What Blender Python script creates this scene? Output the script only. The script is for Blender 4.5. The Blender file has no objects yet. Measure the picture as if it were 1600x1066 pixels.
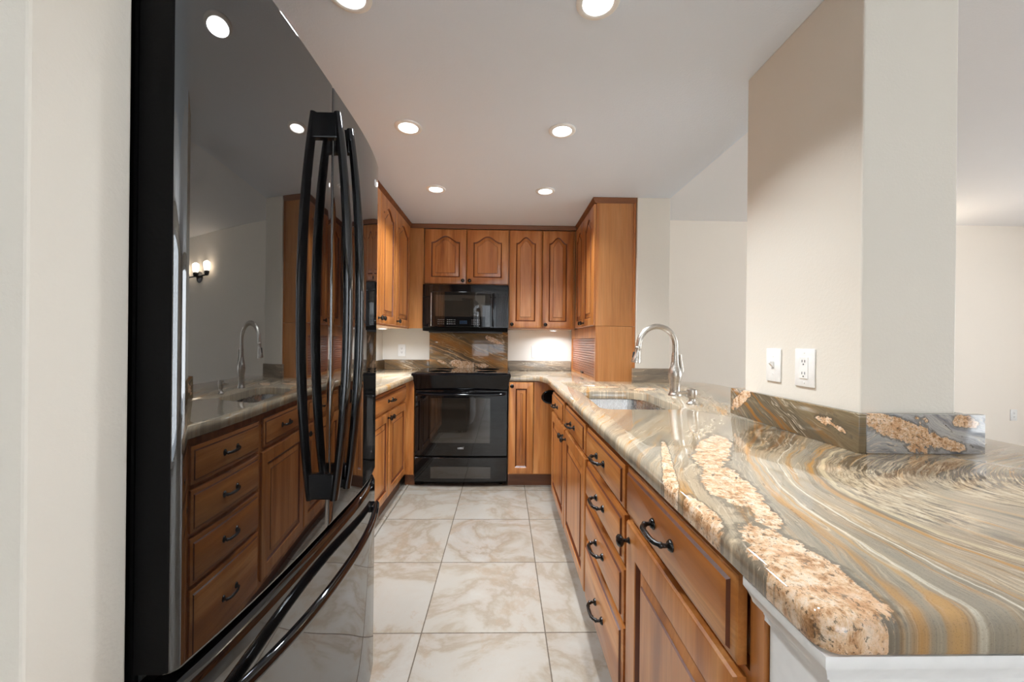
import bpy, bmesh, math, random
from mathutils import Vector, Matrix
random.seed(4)
C = bpy.context.scene
COL = C.collection
R = math.radians
# ------------------------------------------------------------------ camera
cam = bpy.data.cameras.new('camera'); cam_o = bpy.data.objects.new('camera', cam); COL.objects.link(cam_o)
cam.sensor_width = 36; cam.lens = 607/1600*36; cam.clip_start = 0.02
cam_o.location = (0, 0, 1.2)
cam_o.rotation_euler = (Matrix.Rotation(-R(1.23), 3, 'Z') @ Matrix.Rotation(R(90), 3, 'X') @ Matrix.Rotation(R(.6), 3, 'Z')).to_euler()
C.camera = cam_o
# ------------------------------------------------------------------ world, exposure, big lights
w = bpy.data.worlds.new('world'); C.world = w; w.use_nodes = True
w.node_tree.nodes['Background'].inputs[0].default_value = (.80, .90, 1, 1)
w.node_tree.nodes['Background'].inputs[1].default_value = 1.6
C.view_settings.view_transform = 'Standard'; C.view_settings.look = 'None'
C.view_settings.gamma = 1; C.view_settings.use_curve_mapping = False
C.view_settings.exposure = 0.2
C.cycles.max_bounces = 9; C.cycles.diffuse_bounces = 5; C.cycles.glossy_bounces = 5
C.cycles.sample_clamp_indirect = 6; C.cycles.use_denoising = True
def area(name, loc, rot, sx, sy, power, col=(1, 1, 1), parent=None, shape='RECTANGLE', spread=180):
    l = bpy.data.lights.new(name, 'AREA'); l.shape = shape; l.size = sx; l.size_y = sy
    l.energy = power; l.color = col; l.spread = R(spread)
    o = bpy.data.objects.new(name, l); COL.objects.link(o); o.location = loc
    o.rotation_euler = rot; o.parent = parent
    return o
# daylight through the south opening; right lamp and east opening are added fill
area('daylight_back', (1.0, -3.56, 1.25), (R(-90), 0, 0), 3.0, 2.1, 165, (.93, .97, 1))
area('daylight_fill_right', (6.36, 0.6, 1.3), (0, R(-90), 0), 2.0, 3.6, 80, (.95, .98, 1))
for _o in COL.objects:
    if _o.name == 'daylight_back': _o.rotation_euler = (R(90), 0, 0)      # faces +Y
    if _o.name == 'daylight_fill_right': _o.rotation_euler = (0, R(90), 0)     # faces -X
LAMP = 8.6
# ------------------------------------------------------------------ node helper
class NT:
    def __init__(s, name):
        s.m = bpy.data.materials.new(name); s.m.use_nodes = True; s.t = s.m.node_tree
        s.b = s.t.nodes['Principled BSDF']
    def n(s, typ, **k):
        o = s.t.nodes.new(typ)
        for a, v in k.items(): setattr(o, a, v)
        return o
    def put(s, inp, v):
        if isinstance(v, bpy.types.NodeSocket): s.t.links.new(v, inp)
        elif v is not None:
            try: inp.default_value = v
            except Exception: inp.default_value = (*v, 1)
    def math(s, op, a, b=None, c=None, clamp=False):
        o = s.n('ShaderNodeMath', operation=op); o.use_clamp = clamp
        s.put(o.inputs[0], a); s.put(o.inputs[1], b); s.put(o.inputs[2], c)
        return o.outputs[0]
    def coord(s, kind='Object'): return s.n('ShaderNodeTexCoord').outputs[kind]
    def sep(s, v):
        o = s.n('ShaderNodeSeparateXYZ'); s.put(o.inputs[0], v); return o.outputs
    def comb(s, x, y, z):
        o = s.n('ShaderNodeCombineXYZ'); [s.put(o.inputs[i], v) for i, v in enumerate((x, y, z))]; return o.outputs[0]
    def noise(s, v, scale, detail=3, rough=.5, dist=0, out='Fac'):
        o = s.n('ShaderNodeTexNoise'); s.put(o.inputs['Vector'], v); s.put(o.inputs['Scale'], scale)
        s.put(o.inputs['Detail'], detail); s.put(o.inputs['Roughness'], rough); s.put(o.inputs['Distortion'], dist)
        return o.outputs[0 if out == 'Fac' else 1]
    def ramp(s, f, stops, interp='LINEAR'):
        o = s.n('ShaderNodeValToRGB'); r = o.color_ramp; r.interpolation = interp
        while len(r.elements) < len(stops): r.elements.new(.5)
        for e, (p, c) in zip(r.elements, stops):
            e.position = p; e.color = (*c, 1) if len(c) == 3 else c
        s.put(o.inputs[0], f); return o.outputs[0]
    def mix(s, f, a, b, mode='MIX'):
        o = s.n('ShaderNodeMix', data_type='RGBA', blend_type=mode)
        s.put(o.inputs[0], f); s.put(o.inputs[6], a); s.put(o.inputs[7], b); return o.outputs[2]
    def step(s, v, lo, hi, a=0., b=1.):
        o = s.n('ShaderNodeMapRange', interpolation_type='SMOOTHSTEP')
        s.put(o.inputs[0], v); s.put(o.inputs[1], lo); s.put(o.inputs[2], hi); s.put(o.inputs[3], a); s.put(o.inputs[4], b)
        return o.outputs[0]
    def bump(s, h, strength, dist=.001):
        o = s.n('ShaderNodeBump'); s.put(o.inputs['Strength'], strength); s.put(o.inputs['Distance'], dist)
        s.put(o.inputs['Height'], h); s.t.links.new(o.outputs[0], s.b.inputs['Normal'])
    def set(s, **k):
        for a, v in k.items(): s.put(s.b.inputs[a.replace('_', ' ')], v)
        return s
def srgb(r, g, b):
    f = lambda c: (c/255/12.92 if c/255 <= .04045 else ((c/255+.055)/1.055)**2.4)
    return (f(r), f(g), f(b))
def plain(name, col, rough=.5, metal=0, spec=.5, ior=1.5, coat=0, bump=0):
    m = NT(name); m.set(Base_Color=(*col, 1), Roughness=rough, Metallic=metal, IOR=ior, Coat_Weight=coat)
    m.b.inputs['Specular IOR Level'].default_value = spec
    v = m.noise(m.coord(), 40, 2)
    c = m.mix(m.step(v, .3, .7), (*[x*.97 for x in col], 1), (*[min(1, x*1.03) for x in col], 1))
    m.set(Base_Color=c)
    if bump: m.bump(m.noise(m.coord(), 160, 3), bump)
    return m.m
# walls
def paint(name, col, scale=120, s=.25):
    m = NT(name); v = m.coord()
    m.set(Base_Color=(*col, 1), Roughness=.6); m.b.inputs['Specular IOR Level'].default_value = .25
    m.bump(m.noise(v, scale, 3, .6), s, .002); return m.m
M = {}
M['wall'] = paint('wall_paint', srgb(226, 219, 207))
M['wall_far'] = paint('dining_wall_paint', srgb(240, 230, 217))
M['ceiling'] = paint('ceiling_paint', srgb(228, 235, 244), 140, .45)
M['ceiling_outer'] = paint('dining_ceiling_paint', srgb(240, 238, 238), 140, .3)
M['white'] = plain('white_plastic', srgb(240, 238, 234), .3)
M['trim'] = plain('white_trim_paint', srgb(250, 249, 247), .35)
M['dark_slot'] = plain('dark_slot', (.03, .03, .03), .6)
M['black'] = plain('black_enamel', (.003, .003, .004), .08, ior=1.42, spec=.5)
M['black_soft'] = plain('black_textured_steel', (.003, .0028, .0028), .5, spec=.1, bump=.25)
M['glass'] = plain('dark_oven_glass', (.005, .0045, .0045), .02, ior=1.5)
M['window_glass'] = plain('oven_window_glass', (.022, .018, .014), .03, ior=1.8)
M['grille'] = plain('dark_grey_grille', (.02, .02, .022), .35)
M['display'] = plain('unlit_blue_display', (.012, .02, .035), .1)
M['mark'] = plain('pale_print', (.55, .55, .55), .4)
M['bronze'] = plain('black_bronze', (.012, .010, .009), .22, metal=.5, ior=1.8)
M['fridge'] = plain('gloss_black_fridge', (.006, .0055, .0055), .015, ior=2.25, spec=.5)
M['fridge_handle'] = plain('gloss_black_handle', (.003, .003, .004), .05, ior=1.6)
M['gasket'] = plain('black_gasket', (.008, .008, .008), .6)
def metal(name, col, rough, stretch):
    m = NT(name); v = m.coord(); mp = m.n('ShaderNodeMapping'); m.put(mp.inputs[0], v); mp.inputs['Scale'].default_value = stretch
    f = m.noise(mp.outputs[0], 60, 3)
    m.set(Base_Color=(*col, 1), Metallic=1., Roughness=m.step(f, .2, .8, rough*.8, rough*1.2))
    return m.m
M['nickel'] = metal('brushed_nickel', (.60, .56, .51), .31, (1, 1, 12))
M['steel'] = metal('stainless_steel', (.62, .62, .62), .27, (12, 1, 1))
M['chrome'] = metal('polished_chrome', (.8, .8, .8), .1, (1, 1, 1))
def emis(name, col, s):
    m = NT(name); m.set(Base_Color=(*col, 1), Emission_Color=(*col, 1), Emission_Strength=s); return m.m
M['lamp'] = emis('lit_lamp_lens', (1, .99, .97), 7)
M['puck'] = emis('lit_puck_lens', (.93, .95, 1), 14)
M['bulb'] = emis('lit_frosted_shade', (1, .88, .72), 13)
# wood: axis = grain direction in the part's own coordinates
def wood(name, axis, base, dark, lite, rough=.3):
    m = NT(name); v = m.coord(); inf = m.n('ShaderNodeObjectInfo').outputs['Random']
    off = m.n('ShaderNodeVectorMath', operation='ADD'); m.put(off.inputs[0], v)
    m.put(off.inputs[1], m.comb(m.math('MULTIPLY', inf, 7.), m.math('MULTIPLY', inf, 3.), m.math('MULTIPLY', inf, 11.)))
    mp = m.n('ShaderNodeMapping'); m.put(mp.inputs[0], off.outputs[0])
    sc = [9, 9, 9]; sc[axis] = .9; mp.inputs['Scale'].default_value = sc
    broad = m.noise(mp.outputs[0], 1.3, 4, .6, .6)
    mp2 = m.n('ShaderNodeMapping'); m.put(mp2.inputs[0], off.outputs[0])
    sc = [110, 110, 110]; sc[axis] = 3; mp2.inputs['Scale'].default_value = sc
    fine = m.noise(mp2.outputs[0], 1, 3, .6)
    # glued-up staves: each board strip has its own tone
    s3 = m.sep(off.outputs[0]); cross = 2 if axis == 0 else 0
    stave = m.n('ShaderNodeTexWhiteNoise', noise_dimensions='1D'); m.put(stave.inputs['W'], m.math('FLOOR', m.math('MULTIPLY', s3[cross], 11.)))
    c = m.ramp(broad, [(.32, dark), (.48, base), (.66, lite)])
    c = m.mix(m.math('MULTIPLY', m.step(fine, .35, .62, 1, 0), .28), c, (*[x*.55 for x in base], 1))
    c = m.mix(m.math('MULTIPLY', stave.outputs[0], .35), c, (*[x*1.25 for x in base], 1))
    m.set(Base_Color=c, Roughness=rough, Coat_Weight=.22, Coat_Roughness=.22)
    m.bump(fine, .05); return m.m
WB, WD, WL = srgb(180, 112, 54), srgb(138, 76, 34), srgb(208, 146, 86)
M['wood_v'] = wood('cherry_wood_upright_grain', 2, WB, WD, WL)
M['wood_h'] = wood('cherry_wood_level_grain', 0, WB, WD, WL)
M['wood_side'] = wood('honey_veneer', 2, srgb(184, 122, 66), srgb(168, 106, 54), srgb(198, 138, 82), .38)
M['wood_glaze'] = wood('dark_glazed_wood', 2, srgb(98, 48, 24), srgb(80, 38, 18), srgb(114, 58, 30), .35)
M['wood_dark'] = wood('shade_toned_moulding_wood', 0, srgb(118, 70, 40), srgb(96, 56, 32), srgb(134, 82, 48), .4)  # for the crown, a mid tone: cherry with the back run's shade mixed in
M['wood_under'] = wood('pale_cabinet_underside', 0, srgb(190, 150, 110), srgb(176, 136, 98), srgb(200, 162, 122), .5)
# floor tile
def tile():
    m = NT('travertine_tile'); v = m.coord(); x, y, z = m.sep(v)
    fx = m.math('DIVIDE', m.math('ADD', x, .324), .508); fy = m.math('DIVIDE', m.math('SUBTRACT', y, 1.597), .508)
    def edge(f): return m.math('MULTIPLY', m.math('SUBTRACT', .5, m.math('ABSOLUTE', m.math('SUBTRACT', m.math('FRACT', f), .5))), .508)
    wob = m.math('MULTIPLY', m.math('SUBTRACT', m.noise(v, 60, 2), .5), .0018)
    d = m.math('ADD', m.math('MINIMUM', edge(fx), edge(fy)), wob)
    g = m.step(d, .0018, .0032)
    wn = m.n('ShaderNodeTexWhiteNoise', noise_dimensions='2D'); m.put(wn.inputs['Vector'], m.comb(m.math('FLOOR', fx), m.math('FLOOR', fy), 0))
    vo = m.n('ShaderNodeVectorMath', operation='MULTIPLY_ADD'); m.put(vo.inputs[0], wn.outputs['Color']); vo.inputs[1].default_value = (9, 9, 9); m.put(vo.inputs[2], v)
    vv = vo.outputs[0]
    a = m.noise(vv, 2.6, 8, .62, .5); b = m.noise(vv, 3.6, 7, .72, 1.0); f = m.noise(vv, 40, 4, .7)
    c = m.ramp(a, [(.34, srgb(152, 146, 138)), (.46, srgb(150, 142, 132)), (.495, srgb(143, 133, 120)), (.53, srgb(132, 118, 102)), (.57, srgb(147, 137, 126)), (.70, srgb(157, 152, 145))])
    c = m.mix(m.math('MULTIPLY', m.math('MULTIPLY', m.step(b, .54, .60), m.step(b, .70, .60)), .45), c, (*srgb(140, 118, 96), 1))
    c = m.mix(m.math('MULTIPLY', m.step(f, .60, .72), .25), c, (*srgb(150, 120, 92), 1))
    c = m.mix(m.math('MULTIPLY', wn.outputs[0], .15), c, (*srgb(186, 176, 162), 1))
    c = m.mix(g, (*srgb(92, 80, 68), 1), c)
    m.set(Base_Color=c, Roughness=m.step(g, 0, 1, .8, .33)); m.b.inputs['Specular IOR Level'].default_value = .4
    m.bump(m.math('ADD', m.math('MULTIPLY', g, 1.), m.math('MULTIPLY', f, .12)), .35, .002)
    return m.m
M['tile'] = tile()
# granite --------------------------------------------------------------
def granite(name, s_in, t_in, curve, bands, ells, patch_thr, base_cols, gold_amt=1., dark_amt=.5, warp=.02, pale=(), s_off=0., slope=None, fs=1., rag=1., fan=0., reflected_streaks=(), ior=1.5, widths=None, warm=0.):
    """flow coordinate u = t - g(s); bands = explicit (centre u, half width, colour, amount); ells = crystalline inclusions (t, s, half t, half s, turn)"""
    m = NT(name); v = m.coord(); xyz = m.sep(v)
    mu = lambda a, b: m.math('MULTIPLY', a, b)
    ad = lambda a, b: m.math('ADD', a, b)
    cen = lambda a: m.math('SUBTRACT', a, .5)
    s0 = ad(xyz[s_in], s_off); t0 = xyz[t_in]
    if slope: s0 = ad(s0, mu(xyz[slope[0]], slope[1]))
    fc = m.n('ShaderNodeFloatCurve'); cu = fc.mapping.curves[0]
    pts = [(a/4., b/4.) for a, b in curve]
    cu.points[0].location = pts[0]; cu.points[1].location = pts[-1]
    for p in pts[1:-1]: cu.points.new(*p)
    fc.mapping.update()
    m.put(fc.inputs['Value'], m.math('DIVIDE', s0, 4.))
    wc = m.comb(mu(t0, 1.6), s0, 0)
    w1 = cen(m.noise(wc, 3.4, 2, .5)); w2 = cen(m.noise(wc, 11., 3, .55)); w3 = cen(m.noise(wc, 38., 3, .6))
    u = m.math('SUBTRACT', t0, mu(fc.outputs[0], 4.))
    if widths:
        f2 = m.n('ShaderNodeFloatCurve'); cu = f2.mapping.curves[0]; pw = [(a/4., b) for a, b in widths]
        cu.points[0].location = pw[0]; cu.points[1].location = pw[-1]
        for p in pw[1:-1]: cu.points.new(*p)
        f2.mapping.update(); m.put(f2.inputs['Value'], m.math('DIVIDE', s0, 4.))
        u = ad(m.math('MINIMUM', u, 0.), mu(m.math('MAXIMUM', u, 0.), m.math('DIVIDE', .17, f2.outputs[0])))
    if fan: u = ad(u, mu(mu(m.step(t0, .50, .78), fan), s0))
    u = ad(ad(u, mu(w1, warp*2.6)), ad(mu(w2, warp*.9), mu(w3, .004*fs)))
    st = lambda ku, ks, z, det=4, ro=.6: m.noise(m.comb(mu(u, ku/fs), mu(s0, ks/fs), z), 1, det, ro)
    broad = st(9., 1.1, 0, 3, .55); mid = st(34., 2.2, 3.); fine = st(150., 6., 7., 4, .68); hair = st(420., 14., 9., 3, .6)
    amtA = m.step(st(5., 2.6, 21., 2), .42, .60); amtB = m.step(st(4., 3.4, 31., 2), .45, .62)
    a, b, c2, gold = base_cols
    lite = tuple(min(1, x*1.5+.02) for x in c2)
    c = m.ramp(broad, [(.28, a), (.44, b), (.56, c2), (.72, a)])
    c = m.mix(mu(m.step(mid, .38, .66), .45), c, (*c2, 1))
    c = m.mix(mu(mu(mu(m.step(mid, .53, .62), m.step(mid, .78, .66)), amtA), gold_amt), c, (*gold, 1))
    c = m.mix(mu(mu(m.step(fine, .53, .64), .42), ad(.35, amtB)), c, (*[x*.42 for x in b], 1))
    c = m.mix(mu(m.step(fine, .45, .33), .38), c, (*lite, 1))
    c = m.mix(mu(m.step(hair, .50, .68), .34), c, (*[x*.5 for x in b], 1))
    c = m.mix(mu(m.step(hair, .46, .30), .22), c, (*lite, 1))
    vein = m.math('ABSOLUTE', m.math('SUBTRACT', mid, .47))
    c = m.mix(mu(m.step(vein, .012, .002, 0, .75), amtB), c, (*srgb(226, 208, 182), 1))
    vein2 = m.math('ABSOLUTE', m.math('SUBTRACT', broad, .52))
    c = m.mix(mu(m.step(vein2, .006, .001, 0, .7), amtA), c, (*srgb(222, 200, 168), 1))
    c = m.mix(mu(amtB, warm), c, (*srgb(168, 132, 86), 1))
    bm_ = st(7., 3.5, 41., 3)
    for (uc, hw, col, amt) in bands:
        dd = ad(m.math('ABSOLUTE', m.math('SUBTRACT', u, uc)), ad(mu(cen(mid), hw*2.6), mu(cen(bm_), hw*3.)))
        c = m.mix(mu(m.step(dd, hw*1.15, hw*.1, 0, amt), m.step(fine, .70, .40, .45, 1.)), c, (*col, 1))
    def field(lst):
        fld = None
        for (tc, sc, ht, hs, ang) in lst:
            dt = m.math('SUBTRACT', t0, tc); ds = m.math('SUBTRACT', s0, sc); ca, sa = math.cos(R(ang)), math.sin(R(ang))
            p = m.math('DIVIDE', ad(mu(dt, ca), mu(ds, -sa)), ht)
            q = m.math('DIVIDE', ad(mu(dt, sa), mu(ds, ca)), hs)
            e = m.math('SQRT', ad(mu(p, p), mu(q, q)))
            fld = e if fld is None else m.math('SMOOTH_MIN', fld, e, .15)
        return fld
    fl = m.noise(m.comb(mu(u, 60./fs), mu(s0, 20./fs), 5.), 1, 5, .72)
    if pale:
        pf = ad(field(pale), mu(cen(m.noise(wc, 9, 4, .6)), .9))
        pz = m.step(pf, 1.12, .75)
        pcol = m.ramp(fl, [(.34, srgb(232, 216, 190)), (.45, srgb(214, 194, 162)), (.52, srgb(178, 158, 130)), (.58, srgb(112, 100, 86)), (.66, srgb(84, 78, 72))])
        pcol = m.mix(mu(m.step(fine, .40, .62), .35), pcol, (*srgb(176, 156, 130), 1))
        c = m.mix(mu(pz, .85), c, pcol)
    wl = m.noise(wc, 8, 3, .5); wh = m.noise(m.comb(mu(t0, 1.3), mu(s0, 1.6), 2.), 24, 5, .66)
    wob = mu(ad(mu(cen(wl), 1.2), mu(cen(wh), 1.35)), rag)
    pn = st(5.5, 2.4, 11., 4)
    fld = ad(mu(m.math('SUBTRACT', patch_thr, pn), 12.), 1.)
    if ells: fld = m.math('MINIMUM', fld, field(ells))
    fld = ad(fld, wob)
    pm = m.step(fld, 1.04, .97)
    rim = mu(m.step(fld, 1.30, 1.08), m.step(fld, .95, 1.03))
    cv = m.comb(mu(t0, 1.3), mu(s0, 1.), xyz[3-s_in-t_in])
    cw = m.n('ShaderNodeVectorMath', operation='MULTIPLY_ADD'); m.put(cw.inputs[0], m.noise(cv, 30, 2, out='Color')); cw.inputs[1].default_value = (.03, .03, .03); m.put(cw.inputs[2], cv)
    k0 = m.noise(m.comb(mu(u, 26.), mu(s0, 40.), 1.), 1, 5, .72)
    k1 = m.noise(cw.outputs[0], 60/fs, 5, .75); k2 = m.noise(cw.outputs[0], 150/fs, 4, .7); k3 = m.noise(cv, 13/fs, 4, .6)
    pc = m.ramp(ad(mu(k1, .55), mu(k0, .45)), [(.36, srgb(112, 82, 56)), (.43, srgb(184, 136, 94)), (.50, srgb(222, 184, 146)), (.58, srgb(236, 212, 186)), (.70, srgb(206, 188, 168))])
    pc = m.mix(mu(m.step(k3, .52, .66), .55), pc, (*srgb(212, 160, 116), 1))
    pc = m.mix(mu(m.step(k2, .56, .62), .8), pc, (*srgb(86, 74, 60), 1))
    pc = m.mix(mu(m.step(fl, .60, .66), .7), pc, (*srgb(92, 84, 76), 1))
    if reflected_streaks:  # brown streaks, with the dark splash's reflection painted into the stone colour
        df = ad(field(reflected_streaks), mu(cen(m.noise(wc, 8, 4, .6)), 1.))
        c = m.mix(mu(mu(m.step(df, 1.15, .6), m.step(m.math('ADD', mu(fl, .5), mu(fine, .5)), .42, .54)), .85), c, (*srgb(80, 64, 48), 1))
    c = m.mix(mu(rim, .6), c, (*srgb(86, 78, 68), 1))
    c = m.mix(pm, c, pc)
    zone = m.step(m.noise(v, 3.1, 2), .50, .60)
    c = m.mix(mu(mu(m.step(fl, .61, .66), zone), dark_amt), c, (*srgb(58, 50, 42), 1))
    sp = m.noise(v, 520, 2, .6)
    c = m.mix(mu(m.step(sp, .56, .66), .22), c, (*srgb(70, 62, 52), 1))
    m.set(Base_Color=c, Roughness=.045, IOR=ior)
    return m.m
TAUPE = (srgb(154, 142, 124), srgb(134, 124, 108), srgb(178, 161, 136), srgb(180, 130, 68))
GOLD = srgb(186, 134, 68); CREAM = srgb(232, 220, 198)
flow = [(0., .34), (.36, .436), (.5, .468), (.7, .515), (.9, .59), (1.12, .72), (1.5, .98), (2.0, 1.18), (2.8, 1.35), (4., 1.5)]
M['granite'] = granite('swirled_granite_top', 1, 0, flow,
    [(-.05, .05, srgb(158, 149, 134), .6), (.055, .014, srgb(146, 136, 120), .7), (0.0, .010, GOLD, .75), (.022, .004, srgb(190, 148, 92), .8), (.034, .003, CREAM, .6), (.083, .0026, CREAM, .8),
     (.10, .004, srgb(184, 148, 100), .45), (.125, .012, srgb(160, 148, 130), .6), (.168, .007, GOLD, .85), (.180, .0035, srgb(120, 98, 70), .8), (.20, .008, srgb(226, 204, 164), .7), (.25, .006, srgb(196, 152, 98), .7),
     (.275, .008, srgb(110, 100, 86), .5), (.33, .008, srgb(198, 156, 104), .7), (.37, .01, srgb(134, 120, 102), .5), (.44, .010, srgb(204, 164, 116), .6), (.55, .02, srgb(196, 176, 148), .6), (.66, .008, srgb(204, 164, 116), .6)],
    [(.382, .480, .044, .12, 9), (.455, .775, .044, .13, 17), (.565, 1.03, .040, .20, 33), (.372, .86, .012, .25, 20), (.340, .66, .02, .07, 6), (.87, 2.36, .05, .10, 50), (.62, 2.44, .03, .12, 80), (.44, .64, .022, .05, 20)],
    .70, TAUPE, gold_amt=.9, dark_amt=.6, warp=.018, warm=.26, ior=1.72, rag=.8, reflected_streaks=[(.96, .90, .20, .11, 0), (.82, 1.18, .08, .22, 35), (1.2, .80, .2, .05, 10)],
    widths=[(.30, .29), (.36, .264), (.48, .207), (.55, .17), (.65, .14), (.75, .115), (.82, .12), (.9, .14), (1., .19), (1.12, .26), (1.5, .36), (2.2, .4), (4., .4)],
    pale=[(.76, .74, .085, .17, 24), (1.05, .72, .20, .12, 20), (.72, 1.35, .05, .25, 40)])
BROWN = (srgb(112, 90, 66), srgb(94, 80, 64), srgb(140, 108, 70), srgb(172, 112, 50))
M['granite_range'] = granite('brown_veined_granite', 0, 2, [(0, 1.0), (.3, .90), (.6, .79), (1., .62), (1.7, .35), (4, 0)],
    [(.33, .05, srgb(168, 112, 52), .85), (.47, .03, srgb(96, 84, 70), .6), (.245, .006, srgb(216, 168, 118), .9), (.205, .004, srgb(214, 170, 122), .8), (.285, .004, srgb(208, 158, 104), .8), (.17, .02, srgb(104, 92, 78), .6), (.40, .004, srgb(206, 160, 110), .7)],
    [(.965, .60, .040, .11, -8), (1.205, .90, .022, .09, -25), (.99, .40, .012, .05, -20), (.955, .80, .02, .05, 0)], .70, BROWN, gold_amt=.7, dark_amt=.5, warp=.03, s_off=1.)
M['granite_plain'] = granite('taupe_streaked_granite', 0, 2, [(0, .0), (1, .12), (2, .10), (4, .4)], [], [], .80, (srgb(140, 128, 114), srgb(118, 108, 96), srgb(158, 142, 122), srgb(168, 126, 76)), gold_amt=.4, dark_amt=.8, warp=.02, s_off=1.)
M['granite_column'] = granite('brown_gold_granite', 1, 2, [(0, 0), (1, .0), (2, .65), (3, 1.2), (4, 1.8)],
    [(.72, .014, srgb(158, 104, 40), .9), (.80, .010, srgb(150, 98, 38), .9), (.66, .02, srgb(90, 80, 66), .8)],
    [(.985, 1.50, .022, .065, -38)], .66, (srgb(112, 96, 74), srgb(94, 86, 72), srgb(128, 112, 86), srgb(154, 104, 42)), gold_amt=.8, dark_amt=.8, warp=.03)
M['granite_daylit'] = granite('daylight_greyed_granite_with_pink_inclusions', 0, 2, [(0, 0), (1, .3), (1.2, .22), (2, 0), (4, 0)],  # grey-blue tone puts reflected daylight into the stone colour
    [(.70, .012, srgb(110, 112, 122), .8), (.76, .008, srgb(96, 98, 108), .7)], [(.980, 1.03, .026, .11, -22), (.945, 1.15, .016, .06, -14), (1.0, 1.22, .016, .04, -10)], .57,
    (srgb(160, 158, 158), srgb(138, 136, 138), srgb(176, 172, 168), srgb(164, 158, 152)), gold_amt=.2, dark_amt=1., warp=.04, fs=.7)

# ------------------------------------------------------------------ mesh helpers
def obj(name, bm, mats, parent=None, smooth=None, loc=None, rotz=None):
    me = bpy.data.meshes.new(name); bmesh.ops.recalc_face_normals(bm, faces=bm.faces); bm.to_mesh(me); bm.free()
    if not isinstance(mats, (list, tuple)): mats = [mats]
    for m_ in mats: me.materials.append(m_)
    if smooth is not None:
        me.shade_smooth(); me.set_sharp_from_angle(angle=R(smooth))
    o = bpy.data.objects.new(name, me); COL.objects.link(o)
    if parent: o.parent = parent
    if loc: o.location = loc
    if rotz is not None: o.rotation_euler[2] = rotz
    return o
def tag(o, label=None, cat=None, group=None, kind=None):
    if label: o['label'] = label
    if cat: o['category'] = cat
    if group: o['group'] = group
    if kind: o['kind'] = kind
    return o
def thing(name, label, cat, loc=(0, 0, 0), rz=0, group=None):
    o = bpy.data.objects.new(name, None); COL.objects.link(o); o.location = loc; o.rotation_euler = (0, 0, rz); o.empty_display_size = .05
    return tag(o, label, cat, group)
def struct(name, bm, m, smooth=None): return tag(obj(name, bm, m, smooth=smooth), kind='structure')
def box(x0, x1, y0, y1, z0, z1, bev=0, bm=None, seg=2):
    nb = bmesh.new(); bmesh.ops.create_cube(nb, size=1)
    for v in nb.verts: v.co = Vector(((x0+x1)/2+v.co.x*(x1-x0), (y0+y1)/2+v.co.y*(y1-y0), (z0+z1)/2+v.co.z*(z1-z0)))
    if bev: bmesh.ops.bevel(nb, geom=nb.edges[:], offset=bev, segments=seg, affect='EDGES', profile=.5)
    if bm is None: return nb
    me = bpy.data.meshes.new('t'); nb.to_mesh(me); nb.free(); bm.from_mesh(me); bpy.data.meshes.remove(me); return bm
def lathe(prof, seg=24, bm=None, center=(0, 0, 0), axis='z'):
    """prof = [(r, h)]"""
    bm = bm or bmesh.new(); rings = []
    for r, h in prof:
        ring = []
        for k in range(seg):
            a = 2*math.pi*k/seg; p = (r*math.cos(a), r*math.sin(a), h)
            if axis == '-y': p = (p[0], -p[2], p[1])
            if axis == '-x': p = (-p[2], p[0], p[1])
            ring.append(bm.verts.new(Vector(p)+Vector(center)))
        rings.append(ring)
    for a, b in zip(rings, rings[1:]):
        for k in range(seg): bm.faces.new((a[k], a[(k+1) % seg], b[(k+1) % seg], b[k]))
    if prof[0][0] > 1e-5: bm.faces.new(rings[0][::-1])
    if prof[-1][0] > 1e-5: bm.faces.new(rings[-1])
    return bm
def tube(pts, rads, seg=12, bm=None, flat=1., up=(0, 0, 1)):
    """swept round bar; flat squeezes the section along its second axis"""
    bm = bm or bmesh.new(); pts = [Vector(p) for p in pts]
    if not isinstance(rads, (list, tuple)): rads = [rads]*len(pts)
    rings = []; nrm = None
    for i, p in enumerate(pts):
        t = (pts[min(i+1, len(pts)-1)]-pts[max(i-1, 0)]).normalized()
        if nrm is None:
            nrm = Vector(up); nrm = nrm - t*nrm.dot(t)
            if nrm.length < .1: nrm = Vector((1, 0, 0)) - t*t.x
        nrm = (nrm - t*nrm.dot(t)).normalized(); bi = t.cross(nrm)
        rings.append([bm.verts.new(p + nrm*math.cos(2*math.pi*k/seg)*rads[i] + bi*math.sin(2*math.pi*k/seg)*rads[i]*flat) for k in range(seg)])
    for a, b in zip(rings, rings[1:]):
        for k in range(seg): bm.faces.new((a[k], a[(k+1) % seg], b[(k+1) % seg], b[k]))
    bm.faces.new(rings[0][::-1]); bm.faces.new(rings[-1]); return bm
def curve_pts(ctrl, n=8):
    """Catmull-Rom through control points"""
    P = [Vector(p) for p in ctrl]; P = [P[0]*2-P[1]]+P+[P[-1]*2-P[-2]]; out = []
    for i in range(1, len(P)-2):
        for k in range(n):
            t = k/n; a, b, c, d = P[i-1], P[i], P[i+1], P[i+2]
            out.append(.5*((2*b)+(c-a)*t+(2*a-5*b+4*c-d)*t*t+(3*b-a-3*c+d)*t**3))
    out.append(P[-2]); return out
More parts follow.
